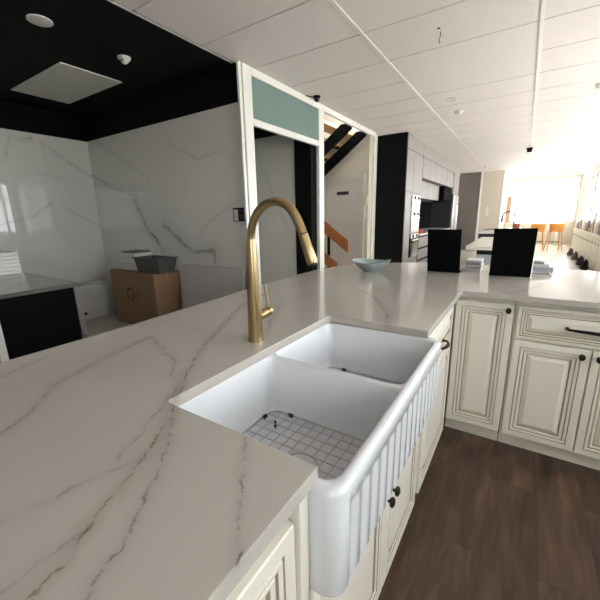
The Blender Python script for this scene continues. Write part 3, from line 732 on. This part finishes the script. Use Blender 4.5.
# ------------------------------------------------------------------ stair hall
def incl(x0, z0, x1, z1, th):   # outline with vertical thickness
    return [(x0, z0), (x1, z1), (x1, z1+th), (x0, z0+th)]
t = thing('staircase', 'open staircase with black stringers and timber treads above the far door', 'staircase', (-3.6, 5.3, 0))
sl = .72
for yy, zl in ((5.27, 2.655), (5.87, 2.655)):
    xe = -2.43; xs_ = -4.8; zt = 2.735; th = .2
    P = [(xs_, zl-sl*(xe-xs_)), (xe, zl), (xe, zt), (xe-(zl+th-zt)/sl, zt), (xs_, zl-sl*(xe-xs_)+th)]
    build(MB().prism(P, 'y', yy, yy+.06), 'stringer', black_board, t, bevel=.002)
for k in range(9):
    x = -2.78-.245*k; z = 2.715-.1765*(k+.0)
    tr = build(MB().box(x-.16, x+.13, 4.75, 6.04, z-.0, z+.045) if k else MB().box(x-.16, x+.10, 4.75, 6.04, 2.69, 2.735), 'tread', tread_wood, t, bevel=.003)
    if k: build(MB().prism([(x-.12, z-.002), (x+.10, z-.002), (x+.11, z-.05)], 'y', 5.33, 5.36), 'bracket', black_board, tr); build(MB().prism([(x-.12, z-.002), (x+.10, z-.002), (x+.11, z-.05)], 'y', 5.84, 5.868), 'bracket', black_board, tr)
t2 = thing('stair_balustrade', 'orange-brown timber balustrade boards sloping down beside the stair hall door', 'balustrade', (-2.8, 5.1, 0))
def slope_board(x0, zt0, x1, zt1, h, y):
    build(MB().prism([(x0, zt0-h), (x1, zt1-h), (x1, zt1), (x0, zt0)], 'y', y, y+.035), 'board', orange_wood, t2, bevel=.003)
slope_board(-3.25, 1.45, -2.53, .925, .22, 5.45)
slope_board(-3.25, .86, -2.74, .53, .2, 5.45)
build(B(-2.955, -2.915, 5.486, 5.52, 0, 1.2), 'post', black_board, t2)
# door in the end wall
d = struct(MB().box(-3.30, -3.22, 6.02, 6.05, 0, 2.06).box(-2.57, -2.49, 6.02, 6.05, 0, 2.06).box(-3.22, -2.57, 6.02, 6.05, 1.99, 2.06), 'door_1', door_paint, bevel=.003)
build(B(-3.22, -2.57, 6.03, 6.045, 0, 1.99), 'door_leaf', plain('white_door_leaf', srgb(186, 180, 170), .5), d)
tag(build(B(-3.04, -2.80, 6.022, 6.0295, 1.72, 1.78), 'door_sign', charcoal), 'small dark nameplate on the off-white door beyond the stairs', 'sign')
t = thing('wall_phone', 'small beige wall unit with white cord right of the hall door', 'intercom', (-2.45, 6.04, 1.6))
build(B(-2.485, -2.432, 6.01, 6.049, 1.52, 1.68), 'housing', beige_wall, t, bevel=.004)
build(MB().tube([(-2.455, 6.03, 1.52), (-2.465, 6.02, 1.4), (-2.45, 6.02, 1.3)], .008, 8), 'cord', paper, t, smooth=50)

# ------------------------------------------------------------------ far kitchen run
XF = -1.9; XW = -2.495
t = thing('tall_cabinet', 'tall oven cabinet with broad matt black end panel', 'cabinet', (-2.2, 7.1, 0))
build(B(XW, XF, 6.50, 6.55, 0, ZC-.002), 'end_panel', black_paint, t)['label'] = 'matt black end panel'
build(B(XW, XF-.02, 6.551, 7.70, .0, ZC-.002), 'body', pale_laminate, t)
for z0, z1, y0, y1 in ((2.50, 2.74, 6.56, 7.69), (1.75, 2.49, 6.56, 7.0), (1.75, 2.49, 7.01, 7.69), (.1, 1.74, 6.56, 6.96)):
    build(B(XF-.02, XF, y0, y1, z0, z1), 'door', pale_laminate, t, bevel=.002)
GO = 'built-in ovens in the tall cabinet'
for (za, zb, lab, dark) in ((1.42, 1.71, 'upper small built-in oven with white fascia in tall cabinet', 0), (.98, 1.40, 'middle built-in oven with bright front in tall cabinet', 0), (.48, .96, 'lower built-in oven with dark glass in tall cabinet', 1)):
    t = thing('built_in_oven', lab, 'oven', (XF, 7.3, za), 0, GO)
    build(B(XF-.018, XF+.012, 7.0, 7.6, za, zb), 'front', steel if not dark else black_gloss, t, bevel=.003)
    build(MB().tube([(XF+.04, 7.05, zb-.13), (XF+.04, 7.55, zb-.13)], .008, 8).box(XF+.012, XF+.04, 7.08, 7.1, zb-.135, zb-.125).box(XF+.012, XF+.04, 7.5, 7.52, zb-.135, zb-.125), 'handle', steel, t)
    pn = build(B(XF+.0125, XF+.015, 7.02, 7.58, zb-.09, zb-.01), 'control_panel', white_card, t)
    for yk in (7.16, 7.44): build(MB().lathe([(.03, XF+.0155), (.03, XF+.035)], (0, yk, zb-.05), 14, 'x'), 'knob', rubber, pn)
# base units
t0 = None
for k in range(4):
    y0 = 7.72+.92*k; y1 = y0+.90
    t = thing('base_unit', ['pale grey drawer unit next to the tall oven cabinet', 'pale grey drawer unit, second along from the ovens', 'pale grey drawer unit, third along from the ovens', 'pale grey drawer unit next to the fridge'][k], 'cabinet', (-2.2, (y0+y1)/2, 0), 0, 'pale drawer units of the far kitchen')
    build(B(XW, XF-.02, y0, y1, 0, .879), 'body', charcoal, t)
    for z0, z1 in ((.1, .34), (.36, .6), (.62, .86)):
        dd = build(B(XF-.0195, XF, y0+.005, y1-.005, z0, z1), 'drawer', pale_laminate, t, bevel=.002)
        build(B(XF+.0005, XF+.012, y0+.005, y1-.005, z1-.012, z1+.006), 'pull', black_board, dd)
tag(build(B(XW, XF+.02, 7.705, 11.4, .88, .92), 'kitchen_worktop', slab_white, bevel=.003), 'pale stone worktop of the far kitchen run, beside the ovens', 'worktop')
tag(build(B(XW+.002, XW+.02, 7.72, 11.38, .925, 1.69), 'splashback', black_gloss), 'glossy black splashback behind the far kitchen worktop', 'splashback')
for k in range(4):
    y0 = 7.72+.66*k if k < 4 else 0
    t = thing('wall_cabinet', ['pale wall cabinet nearest the tall oven cabinet', 'pale wall cabinet, second from the tall oven cabinet', 'pale wall cabinet, third from the tall oven cabinet', 'pale wall cabinet furthest from the ovens, before the black gap'][k], 'cabinet', (-2.2, y0+.32, 1.7), 0, 'wall cabinets of the far kitchen')
    build(B(XW, XF-.18, y0, y0+.65, 1.70, 2.08), 'lower_box', pale_laminate, t, bevel=.002)
    build(B(XW, XF-.001, y0, y0+.65, 2.081, 2.49), 'upper_box', pale_laminate, t, bevel=.002)
tag(build(B(XW, XF, 7.705, 12.5, 2.50, ZC-.002), 'bulkhead', pale_laminate, bevel=.002), 'pale bulkhead between the wall cabinets and white ceiling', 'bulkhead')
t = thing('range_hood', 'black range hood between the wall cabinets and fridge', 'range hood', (-2.2, 10.8, 1.7))
build(B(XW, XF-.05, 10.38, 11.35, 1.70, 2.08), 'hood', black_board, t, bevel=.004)
build(B(XW, XF-.001, 10.38, 11.35, 2.081, 2.49), 'cover', pale_laminate, t, bevel=.002)
t = thing('refrigerator', 'stainless refrigerator at far end of the kitchen run', 'refrigerator', (-2.15, 11.9, 0))
build(B(XW, XF-.03, 11.45, 12.4, 0, 1.9), 'body', charcoal, t, bevel=.004)
for y0, y1 in ((11.46, 11.92), (11.93, 12.39)):
    dd = build(B(XF-.029, XF+.03, y0, y1, .06, 1.885), 'door', steel, t, bevel=.006)
    yh = y1-.05 if y0 < 11.5 else y0+.05
    build(MB().tube([(XF+.031, yh, .7), (XF+.07, yh, .72), (XF+.07, yh, 1.6), (XF+.031, yh, 1.62)], .012, 8), 'handle', steel, dd)
tag(build(B(XW, XF, 11.45, 12.4, 1.903, 2.498), 'cupboard', pale_laminate, bevel=.003), 'pale cupboard above the stainless refrigerator', 'cupboard')
tag(build(MB().lathe([(.06, .921), (.08, .96), (.08, 1.0), (.05, 1.01), (.002, 1.01)], (-2.0, 8.1, 0), 18), 'casserole', red_plastic, smooth=40), 'small red pot on the far kitchen worktop by the ovens', 'pot')

# ------------------------------------------------------------------ islands
t = thing('kitchen_island', 'nearer island with overhanging white slab on dark base', 'island', (-.3, 6, 0))
build(B(-.62, .06, 5.0, 7.0, .87, .92), 'worktop', slab_white, t, bevel=.003)
build(B(-.49, .05, 5.15, 6.9, .0, .869), 'base', charcoal, t, bevel=.002)
build(B(-.495, .055, 5.12, 5.148, .55, .80), 'grey_panel', pale_blue_card, t)
t = thing('kitchen_island', 'further island holding the dark gooseneck tap and hob', 'island', (-.5, 10, 0))
build(B(-.9, -.05, 8.85, 11.2, .88, .92), 'worktop', slab_white, t, bevel=.003)
build(B(-.86, -.07, 8.88, 11.1, 0, .879), 'base', charcoal, t, bevel=.002)
tag(build(B(-.85, -.4, 9.9, 10.9, .921, .93), 'cooktop', black_gloss, bevel=.001), 'black glass hob on the further island', 'cooktop')
t = thing('gooseneck_tap', 'dark gooseneck tap on the further island in front of the window', 'faucet', (-.22, 10, .92))
P = [(-.22, 10, .921), (-.22, 10, 1.22)]+[(-.35+.13*math.cos(a), 10, 1.22+.14*math.sin(a)) for a in [PI*i/10 for i in range(1, 10)]]+[(-.48, 10, 1.2)]
build(MB().tube(P, .014, 10), 'neck', bronze, t, smooth=50)
build(MB().tube([(-.48, 10, 1.2), (-.482, 10, 1.11)], .02, 10), 'spray_head', bronze, t, smooth=50)
tag(build(B(-.21, -.09, 10.25, 10.4, .921, 1.06), 'canister', plain('terracotta', srgb(176, 84, 54), .5), bevel=.01), 'terracotta red canister on the further island beside the tap', 'canister')

# ------------------------------------------------------------------ stools by the far window
def stool(label, x, y):
    t = thing('bar_stool', label, 'stool', (x, y, 0), 0, 'orange bar stools under the far window'); ROOT[t.name] = (0, 0, 0)
    n = 12; mb = MB(); A = []; 
    for i in range(n+1):
        a = math.radians(-65+130*i/n); A.append((.21*math.sin(a), -.17*math.cos(a)))
    rg = []
    for (px, py) in A:
        rg.append([(px*1.1, py, .69), (px*1.16, py-.0, .92), (px*1.09, py*.9, .93), (px*1.04, py*.88, .69)])
    mb.loft(rg)
    build(mb, 'backrest', orange_paint, t, world=False, bevel=.008)
    build(MB().loft([rrect(-.19, .19, -.16, .18, .06, .65), rrect(-.2, .2, -.17, .19, .07, .67), rrect(-.19, .19, -.16, .18, .06, .689)]), 'seat', orange_paint, t, world=False, smooth=40)
    for sx in (-1, 1):
        for sy in (-1, 1):
            build(MB().tube([(sx*.15, sy*.12, .65), (sx*.22, sy*.19, 0.002)], [.017, .013], 10), 'leg', orange_wood if False else orange_paint, t, world=False, smooth=50)
    build(MB().tube([(-.19, -.16, .3), (.19, -.16, .3), (.19, .16, .3), (-.19, .16, .3)], .008, 8, closed=True), 'footrest', bronze, t, world=False)
    return t
s1 = stool('orange bar stool under far window, left of the pair', .43, 15.0)
dup(s1, (.94, 15.0, 0), .2, 'orange bar stool under far window, right of the pair')
tag(build(MB().box(-.74, 1.2, 17.1, 17.5, .86, .9).box(-.7, -.65, 17.15, 17.45, 0, .86).box(1.1, 1.15, 17.15, 17.45, 0, .86), 'window_bench', slab_white, bevel=.004), 'white high bench against the far window wall behind stools', 'bench')

# ------------------------------------------------------------------ display row along the right wall
GD = 'cream display cabinets along the right wall'
for k in range(8):
    y0 = 8.3+.82*k; y1 = y0+.80
    t = thing('display_unit', ['cream display unit nearest to the camera along right wall', 'cream display unit second from camera along right wall', 'cream display unit third from camera along right wall', 'cream display unit fourth from camera along right wall', 'cream display unit fifth from camera along right wall', 'cream display unit sixth from camera along right wall', 'cream display unit seventh from camera along right wall', 'cream display unit furthest from camera along right wall'][k], 'cabinet', (1.55, (y0+y1)/2, 0), 0, GD)
    build(B(1.44, 1.745, y0, y1, 0, .80), 'body', cream, t, bevel=.003)
    for a, c in ((y0+.01, y0+.39), (y0+.41, y1-.01)):
        dd = build(MB().box(1.42, 1.439, a, c, .05, .78), 'door', cream, t, bevel=.003)
        build(MB().lathe([(.012, 1.40), (.012, 1.4195)], (0, c-.04, .6), 10, 'x'), 'knob', bronze, dd)
    mats = [sample_tan, sample_grey, sample_cream, dark_concrete, sample_cream, pale_laminate]
    for j in range(3):
        ya = y0+.03+.26*j; h = .26+.08*((k*5+j*3) % 4); m = mats[(k*2+j*5) % 6]
        tilt = .06
        mb = MB().prism([(1.50, .802), (1.525, .802), (1.525+tilt, .802+h), (1.50+tilt, .802+h)], 'y', ya, ya+.22)
        tag(build(mb, 'stone_sample', m, bevel=.002), ['tan', 'grey', 'cream', 'dark', 'cream', 'pale'][(k*2+j*5) % 6]+' sample board propped on the cream display units at right', 'sample board', 'sample boards on the display units')
for k in range(16):
    ya = 8.34+.4*k; h = .10+.06*((k*7) % 4); m = mats = [sample_grey, sample_tan, dark_concrete, sample_cream, frame_tan][(k*3) % 5]
    tag(build(B(1.43, 1.475, ya, ya+.2+.05*(k % 3), .802, .802+h), 'sample_block', m, bevel=.002), ['grey', 'tan', 'dark grey', 'cream', 'brown'][(k*3) % 5]+' sample block on front edge of the cream display units', 'sample block', 'sample blocks on the display unit edge')
for k, y in enumerate((10.3, 11.1, 12.3, 13.5)):
    rg = []
    for q, (z, w_, d_) in enumerate(((.001, .065, .11), (.04, .08, .13), (.10, .065, .12), (.15, .05, .09), (.18, .03, .08), (.21, .010, .06))):
        rg.append([(1.30+(w_+.012*math.sin(5*a+k))*math.cos(a), y+(d_+.02*math.sin(3*a+2*k+q))*math.sin(a), max(.001, z+(.03*math.sin(4*a+k) if q > 2 else 0))) for a in [2*PI*i_/18 for i_ in range(18)]])
    mb = MB().loft(rg)
    tag(build(mb, 'floor_bag', charcoal if k < 2 else tub_grey, smooth=50), ['dark slumped bag on floor nearest camera by display units', 'dark slumped bag second from camera by display units', 'grey slumped bag third from camera by display units', 'grey slumped bag furthest from camera by display units'][k], 'bag', 'slumped bags by the display units')
# switch plate on the beige wall
tag(build(B(-1.22, -1.13, YK-.008, YK-.001, 1.25, 1.55), 'switch_plate', white_card, bevel=.002), 'white switch plate on beige far wall beside dark panel', 'switch')
tag(build(B(-.73, -.55, 17.3, 17.36, .901, 2.0), 'timber_offcut', frame_tan), 'tall tan board standing at left side of the far window', 'board')

# ------------------------------------------------------------------ light
w = bpy.data.worlds.new('World'); bpy.context.scene.world = w; w.use_nodes = True
bg = w.node_tree.nodes['Background']; bg.inputs[0].default_value = (.97, .965, 1.0, 1); bg.inputs[1].default_value = 9.0
def portal(loc, rot, sx, sy):
    l = bpy.data.lights.new('window_portal', 'AREA'); l.shape = 'RECTANGLE'; l.size = sx; l.size_y = sy
    l.cycles.is_portal = True
    o = bpy.data.objects.new('window_portal', l); C.objects.link(o); o.location = loc; o.rotation_euler = rot
for a, c in WR: portal((XR+.11, (a+c)/2, (RZ0+RZ1)/2), (0, PI/2, 0), RZ1-RZ0, c-a)
portal(((wx0+wx1)/2, YF+.11, (wz0+wz1)/2), (-PI/2, 0, 0), wx1-wx0, wz1-wz0)

# ------------------------------------------------------------------ camera
f = 340.0
def nrm(v): return Vector(v).normalized()
Yc = nrm((226, 88, -f)); Zc = Vector((-29, 1390, f)).normalized(); Zc = (Zc-Yc*Zc.dot(Yc)).normalized(); Xc = Yc.cross(Zc)
cam = bpy.data.cameras.new('Camera'); co = bpy.data.objects.new('Camera', cam); C.objects.link(co)
M = Matrix((Xc, Yc, Zc)).to_4x4(); M.translation = Vector((0, 0, 1.34))
co.matrix_world = M
cam.sensor_width = 36; cam.sensor_fit = 'HORIZONTAL'; cam.lens = f/600*36; cam.clip_start = .01; cam.clip_end = 200
sun = bpy.data.lights.new('sun', 'SUN'); sun.energy = 48; sun.angle = .01; sun.color = (1, .97, .95)
so = bpy.data.objects.new('sun', sun); C.objects.link(so); so.rotation_euler = Vector((-.12, -.55, .82)).to_track_quat('Z', 'Y').to_euler()
bpy.context.scene.camera = co
vs = bpy.context.scene.view_settings
vs.view_transform = 'Standard'; vs.look = 'None'; vs.gamma = 1; vs.use_curve_mapping = False; vs.exposure = 0.35
